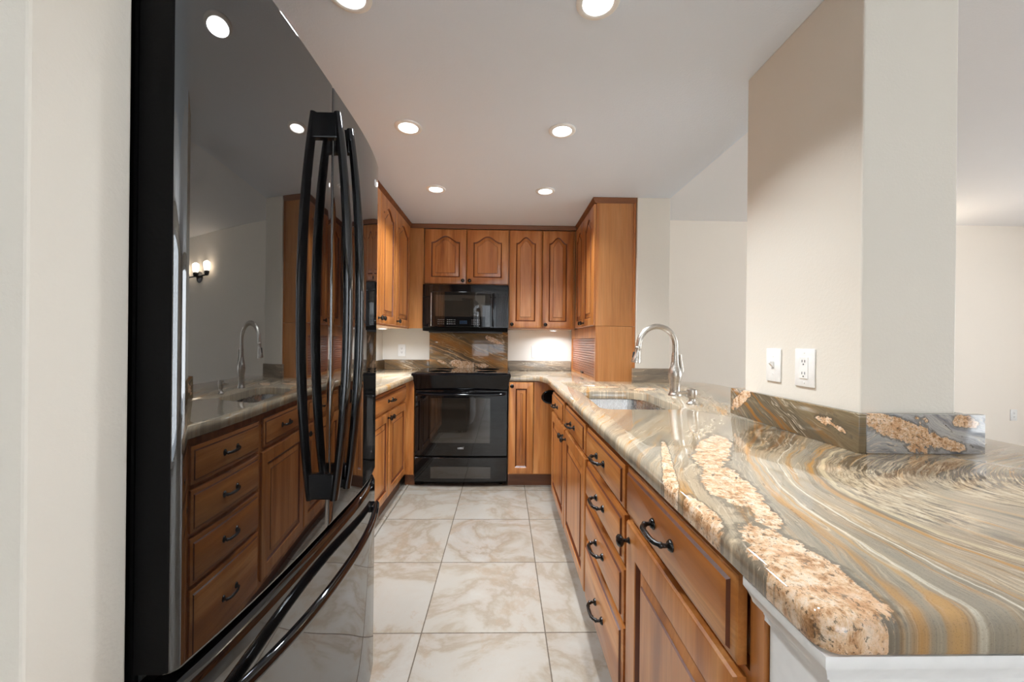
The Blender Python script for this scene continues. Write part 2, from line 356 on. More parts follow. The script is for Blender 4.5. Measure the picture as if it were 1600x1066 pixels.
def prism(poly, h0, h1, ax='z', bm=None, bev=0):
    """extrude a 2D outline along an axis: ax z -> (a,b)=(x,y); ax x -> (y,z); ax y -> (x,z)"""
    bm0 = bmesh.new()
    f = {'z': lambda a, b, h: (a, b, h), 'x': lambda a, b, h: (h, a, b), 'y': lambda a, b, h: (a, h, b)}[ax]
    lo = [bm0.verts.new(f(a, b, h0)) for a, b in poly]; hi = [bm0.verts.new(f(a, b, h1)) for a, b in poly]
    n = len(poly); bm0.faces.new(lo[::-1]); bm0.faces.new(hi)
    for k in range(n): bm0.faces.new((lo[k], lo[(k+1) % n], hi[(k+1) % n], hi[k]))
    if bev: bmesh.ops.bevel(bm0, geom=bm0.edges[:], offset=bev, segments=2, affect='EDGES')
    if bm is None: return bm0
    me = bpy.data.meshes.new('t'); bm0.to_mesh(me); bm0.free(); bm.from_mesh(me); bpy.data.meshes.remove(me); return bm
# ------------------------------------------------------------------ the room
ZK, ZR = 2.24, 2.44          # kitchen ceiling, ceiling of the rooms around it
XL, XR, XO = -1.18, .951, 1.19
YB, YF = 3.82, 3.90
XE, YS, XW = 6.3, -3.5, -2.6
bm = box(XW-.1, XE+.1, YS-.1, YF+.1, -.1, 0); struct('floor', bm, M['tile'])
struct('ceiling', box(XL-.1, XO, -1.2, YF+.1, ZK, ZK+.3), M['ceiling'])
b = box(XO, XE+.1, YS-.1, YF+.1, ZR, ZR+.1); box(XW-.1, XO, YS-.1, -1.2, ZR, ZR+.1, bm=b); struct('ceiling_outer', b, M['ceiling_outer'])
struct('wall_back', box(XL-.1, XO-.02, YB, YB+.16, 0, ZK), M['wall'])
struct('wall_left', box(XL-.12, XL, .50, YB, 0, ZK), M['wall'])
struct('wall_far', box(XO-.02, XE+.1, YF, YF+.1, 0, ZR), M['wall_far'])
struct('wall_fridge_end', box(XW, -.47, .392, .498, 0, ZK, .003), M['wall'])
struct('wall_right_stub', box(XR, XO, 2.77, YF, 0, ZK, .003), M['wall'])
struct('wall_column', box(.955, 1.215, 1.018, 1.515, .914, ZK, .004), M['wall'])
struct('wall_west', box(XW-.1, XW, YS, .5, 0, ZR), M['wall'])
# east wall and south wall with glazed openings
def wall_with_window(name, axis, at, lo, hi, wlo, whi, z0, z1):
    b = bmesh.new()
    def bb(a0, a1, c0, c1):
        if axis == 'x': box(at, at+.1, a0, a1, c0, c1, bm=b)
        else: box(a0, a1, at, at+.1, c0, c1, bm=b)
    bb(lo, wlo, 0, ZR); bb(whi, hi, 0, ZR); bb(wlo, whi, z1, ZR)
    if z0 > 0: bb(wlo, whi, 0, z0)
    struct(name, b, M['wall_far'])
wall_with_window('wall_east', 'x', XE, YS, YF, -1.4, 2.6, .0, 2.25)
wall_with_window('wall_south', 'y', YS-.1, XW, XE, -.6, 2.6, .0, 2.2)
gl = NT('window_glass'); gl.set(Base_Color=(1, 1, 1, 1), Transmission_Weight=1., Roughness=0., IOR=1.02); GL = gl.m
def window(n, axis, at, a0, a1, z1, cnt):
    fr = bmesh.new()
    def bb(p0, p1, q0, q1, t=.03):
        if axis == 'x': box(at, at+t, p0, p1, q0, q1, .003, bm=fr)
        else: box(p0, p1, at, at+t, q0, q1, .003, bm=fr)
    bb(a0, a1, 0, .06); bb(a0, a1, z1-.06, z1)
    for k in range(cnt+1):
        c = a0+(a1-a0)*k/cnt; bb(max(a0, c-.03), min(a1, c+.03), .06, z1-.06)
    root = struct('window_%d' % n, fr, M['trim'])
    g = box(at+.01, at+.018, a0+.02, a1-.02, .04, z1-.04) if axis == 'x' else box(a0+.02, a1-.02, at+.01, at+.018, .04, z1-.04)
    obj('pane', g, GL, root)
window(1, 'x', XE+.02, -1.4, 2.6, 2.25, 3)  # unseen opening, added to bring in ambient fill light
window(2, 'y', YS-.07, -.6, 2.6, 2.2, 2)
# half wall under the peninsula and its white moulding
struct('wall_peninsula', prism([(.378, .445), (1.30, .445), (1.30, 2.70), (1.10, 2.70), (1.10, .537), (.378, .537)], 0, .872, 'z'), M['trim'])
prof = [(.0, 0), (.0, -.012), (.006, -.02), (.012, -.03), (.014, -.036), (.026, -.042), (.031, -.056), (.031, -.062), (.045, -.066), (.045, -.0)]
def moulding(path, prof, mat, name, z):
    """path: outer line points (x,y) with the wall on its left side; prof: (inset, dz)"""
    b = bmesh.new(); rows = []
    n = len(path)
    for ins, dz in prof:
        row = []
        for i, p in enumerate(path):
            p = Vector(p)
            d0 = (p-Vector(path[i-1])).normalized() if i else (Vector(path[1])-p).normalized()
            d1 = (Vector(path[i+1])-p).normalized() if i < n-1 else d0
            n0 = Vector((-d0.y, d0.x)); n1 = Vector((-d1.y, d1.x)); m_ = (n0+n1).normalized(); k = ins/max(.3, m_.dot(n0))
            q = p+m_*k; row.append(b.verts.new((q.x, q.y, z+dz)))
        rows.append(row)
    m_ = len(rows)
    for i in range(m_):
        a, c = rows[i], rows[(i+1) % m_]
        for k in range(n-1): b.faces.new((a[k], a[k+1], c[k+1], c[k]))
    b.faces.new([r[0] for r in rows]); b.faces.new([r[-1] for r in rows][::-1])
    return b
struct('trim_1', moulding([(.341, .541), (.341, .400), (1.42, .400)], prof, M['trim'], 'trim', .872), M['trim'], 40)
# baseboards in the far room, seen past the column
struct('baseboard_far', box(XO+.02, XE, YF-.015, YF, 0, .09, .003), M['trim'])
# small quarter round along the left toe kick
struct('trim_2', box(-.782, -.768, 1.36, 3.2, 0, .018, .006), M['tile'])

# ------------------------------------------------------------------ countertop
def rounded(poly, rad, seg=6):
    """poly list of (x,y), rad list per corner -> polyline"""
    out = []; n = len(poly)
    for i in range(n):
        p = Vector(poly[i]); a = Vector(poly[i-1]); c = Vector(poly[(i+1) % n]); r = rad[i]
        if r <= 0: out.append(p); continue
        d0 = (a-p).normalized(); d1 = (c-p).normalized()
        ang = d0.angle(d1); L = r/math.tan(ang/2); s = p+d0*L; e = p+d1*L
        cen = p+(d0+d1).normalized()*(r/math.sin(ang/2))
        v0 = s-cen; v1 = e-cen; tot = v0.angle_signed(v1)
        for k in range(seg+1):
            a_ = -tot*k/seg; ca, sa = math.cos(a_), math.sin(a_)
            out.append(cen+Vector((v0.x*ca-v0.y*sa, v0.x*sa+v0.y*ca)))
    return out
def offset(poly, d):
    """inward offset for CCW outlines"""
    n = len(poly); out = []
    for i in range(n):
        a, p, c = poly[i-1], poly[i], poly[(i+1) % n]
        d0 = (p-a).normalized(); d1 = (c-p).normalized(); n0 = Vector((-d0.y, d0.x)); n1 = Vector((-d1.y, d1.x))
        m_ = n0+n1
        m_ = m_.normalized() if m_.length > 1e-6 else n0
        out.append(p+m_*d/max(.35, m_.dot(n0)))
    return out
def slab(outer, hole, ztop, thick):
    bm = bmesh.new()
    def rings(poly, prof):
        rows = [[bm.verts.new((q.x, q.y, z)) for q in offset(poly, d)] for d, z in prof]
        n = len(poly)
        for a, c in zip(rows, rows[1:]):
            for k in range(n): bm.faces.new((a[k], a[(k+1) % n], c[(k+1) % n], c[k]))
        return rows[0], rows[-1]
    zb = ztop-thick; r = .017; r2 = .006
    prof = [(r2, zb), (.0015, zb+.002), (0, zb+r2), (0, ztop-r)] + [(r*(1-math.cos(R(a))), ztop-r*(1-math.sin(R(a)))) for a in (18, 36, 54, 72, 90)]
    lo, hi = rings(outer, prof)
    tops = [hi]; bots = [lo]
    if hole:
        l2, h2 = rings(hole, [(0, zb), (0, ztop-.006), (-.002, ztop-.002), (-.006, ztop)])
        tops.append(h2); bots.append(l2)
    for grp in (tops, bots):
        edges = []
        for ring in grp:
            n = len(ring)
            for k in range(n):
                e = bm.edges.get((ring[k], ring[(k+1) % n])) or bm.edges.new((ring[k], ring[(k+1) % n])); edges.append(e)
        bmesh.ops.triangle_fill(bm, edges=edges, use_beauty=True)
    return bm
ZT, TH = .914, .040
outer = rounded([(.047, 3.815), (.047, 3.163), (.285, 3.163), (.336, 2.99), (.336, .396), (1.52, .396), (1.485, 2.86), (1.195, 2.86), (1.195, 2.765), (.946, 2.765), (.946, 3.815)],
                [0, .004, .07, .15, .025, .02, .24, .0, 0, 0, 0], 7)
hole = rounded([(.425, 1.645), (.790, 1.645), (.800, 2.225), (.445, 2.225)], [.05, .09, .12, .07], 7)
# hole profile is offset outward at its top: pass it clockwise-aware (offset uses CCW inward = into the hole)
ct = obj('countertop', slab(outer, hole, ZT, TH), M['granite'], smooth=35)
tag(ct, 'long swirled granite countertop running from range past sink to the rounded bar end', 'countertop')
ctl = obj('countertop', slab(rounded([(-1.178, 1.36), (-.738, 1.36), (-.728, 3.163), (-.728, 3.815), (-1.178, 3.815)], [0, .01, .0, 0, 0]), None, ZT, TH), M['granite'], smooth=35)
tag(ctl, 'narrow granite countertop left of the range, behind the refrigerator', 'countertop')
def splash(bmx, mat, label): return tag(obj('backsplash', bmx, mat, smooth=35), label, 'backsplash')
splash(box(-.722, .042, YB-.022, YB-.001, ZT-.01, 1.285, .002), M['granite_range'], 'full-height brown and gold veined granite slab behind the range')
splash(box(-1.155, -.724, YB-.022, YB-.001, ZT, 1.008, .002), M['granite_range'], 'low gold-veined granite strip on back wall left of the range')
splash(box(.044, .66, YB-.022, YB-.001, ZT, 1.008, .002), M['granite_plain'], 'low grey-brown granite strip on back wall right of the range')
splash(box(XL+.001, XL+.022, 1.36, YB-.001, ZT, 1.008, .002), M['granite_range'], 'low granite strip along the left kitchen wall above the narrow counter')
splash(prism([(.925, 2.748), (1.195, 2.748), (1.195, 2.769), (.949, 2.769), (.949, 2.785), (.925, 2.785)], ZT, 1.014, 'z', bev=.0015), M['granite_plain'], 'low grey granite block across the wall end behind the sink faucet')
splash(box(.933, .954, .998, 1.575, ZT, 1.018, .002), M['granite_column'], 'brown and gold granite strip on the sink side of the column under the outlets')
splash(box(.9545, 1.274, .998, 1.017, ZT, 1.018, .002), M['granite_daylit'], 'granite strip greyed by painted-in daylight, with pink inclusions, across the front of the column')
splash(prism([(1.2165, 1.018), (1.24, 1.018), (1.24, 1.575), (.9545, 1.575), (.9545, 1.5165), (1.2165, 1.5165)], ZT, 1.018, 'z', bev=.0015), M['granite_daylit'], 'granite strip round the far sides of the column')

# ------------------------------------------------------------------ cabinet joinery
def panel_loop(w, h, ins, z0, arch, n=20):
    """closed loop (x,z): bottom-left, bottom-right, then across the top right-to-left"""
    x1 = w/2-ins; zb = z0+ins
    def top(x):
        if not arch: return h-ins
        t = min(1, abs(x)/(w/2-.056-(ins-.056)*.7)/.90)
        s_ = (.5+.5*math.cos(math.pi*t))**.92
        return h-ins-arch+arch*s_*(1 if ins < .07 else 1)
    xs = [x1-2*x1*k/n for k in range(n+1)]
    return [(-x1, zb), (x1, zb)]+[(x, top(x)) for x in xs]
def door_mesh(w, h, arch=0, frame=.056, th=.02, slab_=False):
    """front faces -y, width along x centred, bottom at z=0. material 0 wood, 1 dark glaze"""
    bm = bmesh.new(); n = 20
    def row(loop, y): return [bm.verts.new((x, y, z)) for x, z in loop]
    def rect(ins):
        x1 = w/2-ins; return [(-x1, ins), (x1, ins)]+[(x1-2*x1*k/n, h-ins) for k in range(n+1)]
    def bridge(a, c, mi=0):
        m_ = len(a)
        for k in range(m_):
            f = bm.faces.new((a[k], a[(k+1) % m_], c[(k+1) % m_], c[k])); f.material_index = mi
    back = row(rect(0), 0); e1 = row(rect(0), -th+.006); bridge(back, e1)
    if slab_:
        e2 = row(rect(.004), -th+.004); bridge(e1, e2); e3 = row(rect(.013), -th+.002); bridge(e2, e3, 0)
        e4 = row(rect(.017), -th-.003); bridge(e3, e4, 1); e5 = row(rect(.021), -th-.0045); bridge(e4, e5); f = bm.faces.new(e5)
    else:
        e2 = row(rect(.0035), -th+.0012); bridge(e1, e2); e3 = row(rect(.007), -th); bridge(e2, e3)
        # frame face; inner loop is arched
        L = lambda d: panel_loop(w, h, frame+d, 0, arch, n)
        i0 = row(L(0), -th); bridge(e3, i0)
        i1 = row(L(.003), -th+.002); bridge(i0, i1, 0); i2 = row(L(.008), -th+.0075); bridge(i1, i2, 1)
        i3 = row(L(.013), -th+.011); bridge(i2, i3, 1); i4 = row(L(.040), -th+.0045); bridge(i3, i4, 0)
        i5 = row(L(.0425), -th+.0005); bridge(i4, i5, 1); bm.faces.new(i5)
    bm.faces.new(back[::-1])
    return bm
def door(parent, x0, x1, z0, z1, arch=0, knob=None, grain='v', frame=.056, label=None):
    g = .0015
    o = obj('door', door_mesh(x1-x0-2*g, z1-z0-2*g, arch, frame), [M['wood_v'] if grain == 'v' else M['wood_h'], M['wood_glaze']], parent, 30, ((x0+x1)/2, -.0015, z0+g))
    if knob:
        kx, kz = knob
        obj('knob', lathe([(.009, 0), (.009, .002), (.0052, .006), (.0052, .014), (.012, .018), (.0165, .023), (.0165, .029), (.012, .034), (.0, .036)], 20, axis='-y'), M['bronze'], o, 40, (kx-(x0+x1)/2, -.02, kz-z0-g))
    return o
def pull_mesh():
    b = bmesh.new(); s = .048
    pts = curve_pts([(-s, -.004, 0), (-s+.002, -.020, 0), (-s*.62, -.032, 0), (0, -.034, 0), (s*.62, -.032, 0), (s-.002, -.020, 0), (s, -.004, 0)], 6)
    rad = []
    for i in range(len(pts)):
        t = abs(i/(len(pts)-1)*2-1); rad.append(.0042+.0022*(1-t)+(.002 if abs(t-.62) < .05 else 0))
    tube(pts, rad, 10, b)
    for sx in (-s, s): lathe([(.0125, 0), (.0125, .003), (.0085, .008), (.0, .010)], 16, b, (sx, 0, 0), '-y')
    for sx in (-s*.55, s*.55): lathe([(0, -.003), (.007, -.002), (.007, .002), (0, .003)], 12, b, (sx, -.032, 0), 'z')
    return b
def drawer(parent, x0, x1, z0, z1, pull=True, pz=None, name='drawer'):
    g = .0015
    o = obj(name, door_mesh(x1-x0-2*g, z1-z0-2*g, slab_=True), [M['wood_h'], M['wood_glaze']], parent, 30, ((x0+x1)/2, -.0015, z0+g))
    if pull: obj('handle', pull_mesh(), M['bronze'], o, 45, (0, -.024, (pz if pz else (z0+z1)/2)-z0))
    return o
def carcass(parent, w, d, z0, z1, bottom=None, side='wood_side', rail_z=(), stiles=(), open_top=False):
    """closed box plus face frame, front at y=0"""
    b = bmesh.new()
    if open_top:
        box(0, .018, .018, d, z0, z1, bm=b); box(w-.018, w, .018, d, z0, z1, bm=b); box(.018, w-.018, .018, d, z0, z0+.018, bm=b); box(.018, w-.018, d-.018, d, z0+.018, z1, bm=b)
    else: box(0, w, .018, d, z0, z1, bm=b)
    obj('carcass', b, M[side], parent)
    f = bmesh.new()
    box(0, .03, -.0005, .018, z0, z1, bm=f); box(w-.03, w, -.0005, .018, z0, z1, bm=f)
    box(.03, w-.03, -.0005, .018, z1-.03, z1, bm=f); box(.03, w-.03, -.0005, .018, z0, z0+.03, bm=f)
    for z in rail_z: box(.03, w-.03, -.0005, .018, z-.012, z+.012, bm=f)
    for x in stiles: box(x-.015, x+.015, -.0005, .018, z0+.03, z1-.03, bm=f)
    obj('face_frame', f, M['wood_v'], parent)
    if bottom: obj('underside', box(.0, w, 0, d, z0-.006, z0-.0005), M[bottom], parent)
def toe(parent, w, h=.1, rec=.07):
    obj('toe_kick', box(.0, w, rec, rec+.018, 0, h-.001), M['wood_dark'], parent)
# --- right base run: local x runs toward the camera (rotation -90), front at X=.372
XF = .372; ZC = .873
def rbase(label, y_far, y_near):
    return thing('base_cabinet', label, 'cabinet', (XF, y_far, 0), R(-90)), y_far-y_near
c, W = rbase('cherry base cabinet below the sink with two short drawers over two doors', 2.80, 1.635)
carcass(c, W, .56, .1, ZC, rail_z=(.70,), stiles=(.60,), open_top=True); toe(c, W)
drawer(c, .045, .555, .715, .845); drawer(c, .625, 1.135, .715, .845)
door(c, .015, .595, .13, .70, knob=(.555, .655)); door(c, .605, 1.15, .13, .70, knob=(.645, .655))
c, W = rbase('cherry drawer cabinet beside the sink cabinet with a stack of four drawers', 1.634, 1.106)
carcass(c, W, .56, .1, ZC, rail_z=(.705, .55, .38)); toe(c, W)
for z0, z1 in ((.715, .845), (.555, .70), (.385, .54), (.13, .37)): drawer(c, .015, W-.012, z0, z1, pz={.13: .245}.get(z0))
c, W = rbase('cherry base cabinet nearest the camera, one wide drawer above one door', 1.105, .540)
carcass(c, W, .56, .1, ZC, rail_z=(.70,)); toe(c, W)
drawer(c, .014, W-.035, .715, .853); door(c, .014, W-.035, .13, .70, knob=(.045, .655), frame=.075)
# --- back right corner base
c = thing('base_cabinet', 'narrow cherry base cabinet in the corner right of the range', 'cabinet', (.045, 3.185, 0), 0)
obj('carcass', box(0, .42, .018, .62, .1, ZC), M['wood_side'], c)
door(c, .004, .204, .115, .865, knob=(.026, .835), frame=.05)
pn = obj('side_panel', box(.208, .40, -.014, .004, .115, .868, .002), M['wood_v'], c)
obj('recessed_pull', lathe([(.0, .0), (.055, .0), (.060, .004), (.050, .010), (.044, .004), (0, .003)], 28, axis='-y'), M['black'], pn, 40, (.345, -.014, .745)).scale = (1.3, 1, .95)
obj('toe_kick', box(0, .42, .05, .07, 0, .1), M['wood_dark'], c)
# --- left base, facing +X
c = thing('base_cabinet', 'cherry base cabinet left of range, wide drawer over paired doors', 'cabinet', (-.805, 1.36, 0), R(90))
W = 3.185-1.36
carcass(c, W, .37, .1, ZC, rail_z=(.70,), stiles=(.86,)); toe(c, W, rec=.03)
drawer(c, .90, 1.80, .715, .845); door(c, .90, 1.338, .115, .70, knob=(1.31, .665)); door(c, 1.342, 1.80, .115, .70, knob=(1.37, .665))
drawer(c, .02, .85, .715, .845); door(c, .02, .43, .115, .70, knob=(.40, .665)); door(c, .434, .85, .115, .70, knob=(.46, .665))
ff = obj('filler_panel', box(W, W+.62, -.079, -.0, .1, ZC), M['wood_v'], c)
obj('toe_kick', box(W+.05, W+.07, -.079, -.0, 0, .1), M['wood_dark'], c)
# --- uppers
ZU0, ZU1 = 1.315, 2.205
c = thing('wall_cabinet', 'cherry wall cabinet over the microwave with a pair of short arched doors', 'cabinet', (-.722, 3.522, 0), 0)
W = .762; carcass(c, W, .29, 1.700, ZU1)
door(c, .004, W/2-.001, 1.708, 2.20, arch=.055, knob=(W/2-.03, 1.735)); door(c, W/2+.001, W-.004, 1.708, 2.20, arch=.055, knob=(W/2+.03, 1.735))
c = thing('wall_cabinet', 'tall cherry wall cabinet right of the microwave with two arched doors', 'cabinet', (.0415, 3.522, 0), 0)
W = .603; carcass(c, W, .29, ZU0, ZU1, bottom='wood_under')
door(c, .004, W/2-.001, ZU0+.003, 2.20, arch=.055, knob=(.03, ZU0+.035)); door(c, W/2+.001, W-.018, ZU0+.003, 2.20, arch=.055, knob=(W/2+.03, ZU0+.035))
c = thing('wall_cabinet', 'cherry wall cabinet on left wall above the narrow counter, three arched doors showing', 'cabinet', (-.852, 1.36, 0), R(90))
W = 3.500-1.36; carcass(c, W, .32, ZU0-.01, ZU1, bottom='wood_under')
for a, b_, kx in ((.02, .42, .39), (.425, .83, .455), (.835, 1.262, 1.232), (1.266, 1.64, 1.296), (1.644, 2.075, 1.674)):
    door(c, a, b_, ZU0-.007, 2.20, arch=.055, knob=(kx, ZU0+.03))
obj('corner_panel', box(W+.001, W+.016, -.128, -.0, ZU0-.01, ZU1), M['wood_side'], c)
c = thing('wall_cabinet', 'cherry wall cabinet on right wall above the appliance garage with arched doors', 'cabinet', (.664, 3.50, 0), R(-90))
W = 3.50-2.795; carcass(c, W, .282, ZU0, ZU1)
door(c, .004, W/2-.001, ZU0+.003, 2.20, arch=.055, knob=(W/2-.03, ZU0+.035)); door(c, W/2+.001, W-.004, ZU0+.003, 2.20, arch=.055, knob=(W/2+.03, ZU0+.035))
obj('scribe_strip', box(W-.001, W+.008, .268, .284, ZU0, ZU1), M['wood_v'], c)
# appliance garage
c = thing('appliance_garage', 'cherry appliance garage with a slatted roll-up door standing on the counter', 'appliance garage', (.664, 3.795, ZT), R(-90))
W = 3.795-2.795; h = ZU0-ZT-.002
f = bmesh.new(); box(.0, W, .02, .282, 0, h, bm=f); obj('carcass', f, M['wood_side'], c)
f = bmesh.new(); box(0, .035, 0, .02, 0, h, bm=f); box(W-.04, W, 0, .02, 0, h, bm=f); box(.035, W-.04, 0, .02, h-.085, h, bm=f); box(.035, W-.04, 0, .02, 0, .02, bm=f); obj('face_frame', f, M['wood_v'], c)
f = bmesh.new(); nsl = 15; z0 = .021; dz = (h-.085-z0)/nsl
for k in range(nsl): box(.036, W-.041, .006, .016, z0+k*dz, z0+(k+1)*dz-.0015, .003, bm=f)
t = obj('tambour_door', f, wood('tambour_wood', 0, srgb(140, 76, 44), srgb(120, 62, 34), srgb(156, 88, 52)), c)
obj('finger_pull', box(W/2-.02, W/2+.06, -.006, .007, .024, .036, .002), M['bronze'], t)
obj('scribe_strip', box(W-.001, W+.008, .268, .284, 0, h), M['wood_v'], c)
# crown
crp = [(0, -.002), (.0, -.008), (.004, -.012), (.008, -.020), (.016, -.030), (.020, -.036), (.03, -.036), (.03, -.002)]
cr = moulding([(-.826, 1.36), (-.826, 3.478), (.632, 3.478), (.632, 2.770), (.949, 2.770)][::-1], crp, None, 'c', ZK)
cr2 = moulding([(-.826, 1.36), (-.826, 3.478), (.632, 3.478), (.632, 2.770), (.949, 2.770)], crp, None, 'c', ZK); cr.free()
tag(obj('crown_molding', cr2, M['wood_dark'], smooth=30), 'wooden crown moulding, shade mixed into its tone, along the top of the wall cabinets', 'molding')

# ------------------------------------------------------------------ range
r = thing('range', 'black slide-in electric range with smooth glass cooktop between the base cabinets', 'range', (-.341, 3.19, 0), 0)
obj('body', box(-.377, .377, .012, .60, .03, .90, .002), M['black_soft'], r)
def front_panel(hw, z0, z1, y=0., bow=.010, th=.03, n=16, mat='black', name='p', parent=None):
    b = bmesh.new(); rows = []
    zs = [z0, z0+.004, z0+.006, z1-.006, z1-.004, z1]; ys = [.004, 0, 0, 0, 0, .004]
    for z, dy in zip(zs, ys):
        rows.append([b.verts.new((-hw+2*hw*k/n, y+dy-bow*(1-(2*k/n-1)**2), z)) for k in range(n+1)])
    for a, c_ in zip(rows, rows[1:]):
        for k in range(n): b.faces.new((a[k], a[k+1], c_[k+1], c_[k]))
    for row, z in ((rows[0], z0), (rows[-1], z1)):
        bk = [b.verts.new((v.co.x, y+th, z)) for v in row]
        for k in range(n): b.faces.new((row[k], row[k+1], bk[k+1], bk[k]))
    return obj(name, b, M[mat], parent, 40)
dr = front_panel(.375, .252, .795, mat='glass', name='oven_door', parent=r, bow=.003)
def patch(x0, x1, z0, z1, y, mat, name, parent, th=.002, bev=.0): return obj(name, box(x0, x1, y, y+th, z0, z1, bev), M[mat], parent)
patch(-.250, .236, .361, .728, -.0042, 'window_glass', 'window', dr)
hb = bmesh.new(); tube(curve_pts([(-.345, -.002, .768), (-.34, -.035, .765), (-.2, -.050, .762), (0, -.055, .762), (.2, -.050, .762), (.34, -.035, .765), (.345, -.002, .768)], 6), .010, 12, hb, flat=1.3)
obj('handle', hb, M['black'], dr, 50)
lg = bmesh.new(); x = -.026
for wd in (.008, .009, .007, .009, .008):
    box(x, x+.0022, -.0046, -.003, .311, .3195, bm=lg); box(x, x+wd*.8, -.0046, -.003, .3175, .3195, bm=lg); box(x, x+wd*.8, -.0046, -.003, .311, .313, bm=lg); x += wd+.002
tube(curve_pts([(-.028, -.004, .3215), (0, -.004, .3235), (.026, -.004, .3275)], 5), .0008, 6, lg)
obj('badge', lg, M['mark'], dr)
dw = front_panel(.378, .045, .242, mat='glass', name='warming_drawer', parent=r, bow=.016)
patch(-.244, .244, .075, .170, -.0168, 'window_glass', 'window', dw, th=.012)
# control fascia and cooktop, flaring out over the counters
bmx = bmesh.new()
sec = [(.60, .917), (.60, .932), (-.030, .932), (-.040, .928), (-.044, .918), (-.040, .908), (-.020, .862), (-.004, .80), (.03, .80), (.03, .917)]
wdt = [.400, .398, .398, .400, .402, .402, .386, .378, .378, .40]
L_ = [bmx.verts.new((-w_, y, z)) for (y, z), w_ in zip(sec, wdt)]; R_ = [bmx.verts.new((w_, y, z)) for (y, z), w_ in zip(sec, wdt)]
for k in range(len(sec)): bmx.faces.new((L_[k], L_[(k+1) % len(sec)], R_[(k+1) % len(sec)], R_[k]))
bmx.faces.new(L_); bmx.faces.new(R_[::-1])
obj('control_fascia', bmx, M['black'], r, 30)
ck = obj('glass_cooktop', box(-.385, .385, .0, .592, .9325, .936, .001), M['glass'], r)
for (x, y, rr) in ((-.2, .14, .10), (.2, .14, .085), (-.2, .42, .08), (.2, .42, .10)):
    obj('burner_ring', lathe([(rr-.002, 0), (rr-.002, .0006), (rr, .0006), (rr, 0)], 40, center=(x, y, .9362)), M['grille'], ck)
for sx in (-.33, .33): obj('foot', lathe([(.015, 0), (.015, .03)], 12, center=(sx, .08, 0)), M['black_soft'], r)
# ------------------------------------------------------------------ microwave
mw = thing('microwave', 'black over-the-range microwave mounted under the short cabinet', 'microwave', (-.3415, 3.43, 1.283), 0)
hM = .412
b = prism([(.03, .0), (.02, .03), (.02, hM), (.366, hM), (.366, .0)], -.377, .377, 'x'); obj('body', b, M['black_soft'], mw)
front_panel(.377, .030, .3, y=.018, bow=.012, th=.01, mat='black', name='front_panel', parent=mw)
mfr = front_panel(.377, .30, hM, y=.018, bow=.012, th=.01, mat='black', name='vent_panel', parent=mw)
md = obj('door', box(-.300, .225, -.012, .02, .035, .345, .004), M['glass'], mw)
obj('window', box(-.262, .175, -.0135, -.011, .128, .315, .001), M['window_glass'], md)
for x0, x1, nm in ((-.300, -.294, 'edge_strip'), (.236, .256, 'handle')):
    hh = obj(nm, box(x0, x1, -.034 if nm == 'handle' else -.0145, -.010, .04, .335, .004), M['black'] if nm == 'handle' else M['chrome'], mw, 40)
for z in (.06, .315): obj('handle_post', box(.239, .253, -.014, .012, z-.01, z+.01), M['black'], hh)
b = bmesh.new()
for k in range(10): box(.270+k*.0105, .2765+k*.0105, -.004, .006, .04, .335, .001, bm=b)
obj('side_grille', b, M['grille'], mw)
for gx, nx in ((-.235, 4), (-.155, 5), (.06, 5)):
    b = bmesh.new()
    for i in range(nx):
        for j in range(3): box(gx+i*.016, gx+i*.016+.004, -.0128, -.0115, .060+j*.018, .0635+j*.018, bm=b)
    obj('keypad_print', b, M['mark'], md)
obj('display', box(-.045, .02, -.0132, -.0115, .062, .092), M['display'], md)
obj('hood_underside', box(-.33, .33, .06, .34, -.014, -.0005, .003), M['grille'], mw)
# ------------------------------------------------------------------ refrigerator
fr = thing('refrigerator', 'glossy black french-door refrigerator with bottom freezer against the left wall end', 'refrigerator', (0, 0, 0))
YN, YFAR, YM, XA = .506, 1.322, .903, -.398
def fx(y):
    t = abs(y-YM)/.41; return XA-.02*t**3-(.010*max(0, (y-1.05)/.27)**2)
def fridge_slab(y0, y1, z0, z1, r0, r1, xb=-.468, name='door', topr=.004, band=None):
    """plan outline: back edge, rounded ends, crowned front"""
    pts = []
    N = 26
    def rnd(y_edge, sgn, r):
        o = []
        for a in range(0, 91, 15):
            yy = y_edge+sgn*r*(1-math.sin(R(a))) ; o.append((yy, fx(y_edge+sgn*r)-r*(1-math.cos(R(90-a))) if False else fx(y_edge+sgn*r)-r+r*math.sin(math.acos(max(-1, min(1, 1-abs(yy-y_edge)/r)))) ))
        return o
    pts.append((y0, xb)); e = rnd(y0, 1, r0)[::1]
    e.sort(key=lambda p: p[0]); pts += e
    for k in range(1, N): y = y0+r0+(y1-r1-y0-r0)*k/N; pts.append((y, fx(y)))
    e = rnd(y1, -1, r1); e.sort(key=lambda p: p[0]); pts += e
    pts.append((y1, xb))
    b = bmesh.new(); zs = [(z0, topr), (z0+topr*.3, topr*.3), (z0+topr, 0), (z0+topr+.002, 0), (z1-topr-.002, 0), (z1-topr, 0), (z1-topr*.3, topr*.3), (z1, topr)]
    if band: zs.insert(4, (band, 0))
    rows = [[b.verts.new((x-(d if x > xb+.005 else 0), y, z)) for y, x in pts] for z, d in zs]; n = len(pts)
    for a, c_ in zip(rows, rows[1:]):
        for k in range(n): b.faces.new((a[k], a[(k+1) % n], c_[(k+1) % n], c_[k]))
    b.faces.new(rows[0][::-1]); b.faces.new(rows[-1]); b.normal_update()
    for f in b.faces:
        if abs(f.normal.y) > .95 or abs(f.normal.z) > .9: f.material_index = 1
        if band and f.calc_center_median().z > band: f.material_index = 2
    return b
obj('cabinet_body', box(-1.15, -.474, YN+.004, YFAR-.004, .03, 1.765, .004), M['black_soft'], fr)
obj('gasket', box(-.473, -.468, YN+.012, YFAR-.012, .09, 1.76), M['gasket'], fr)
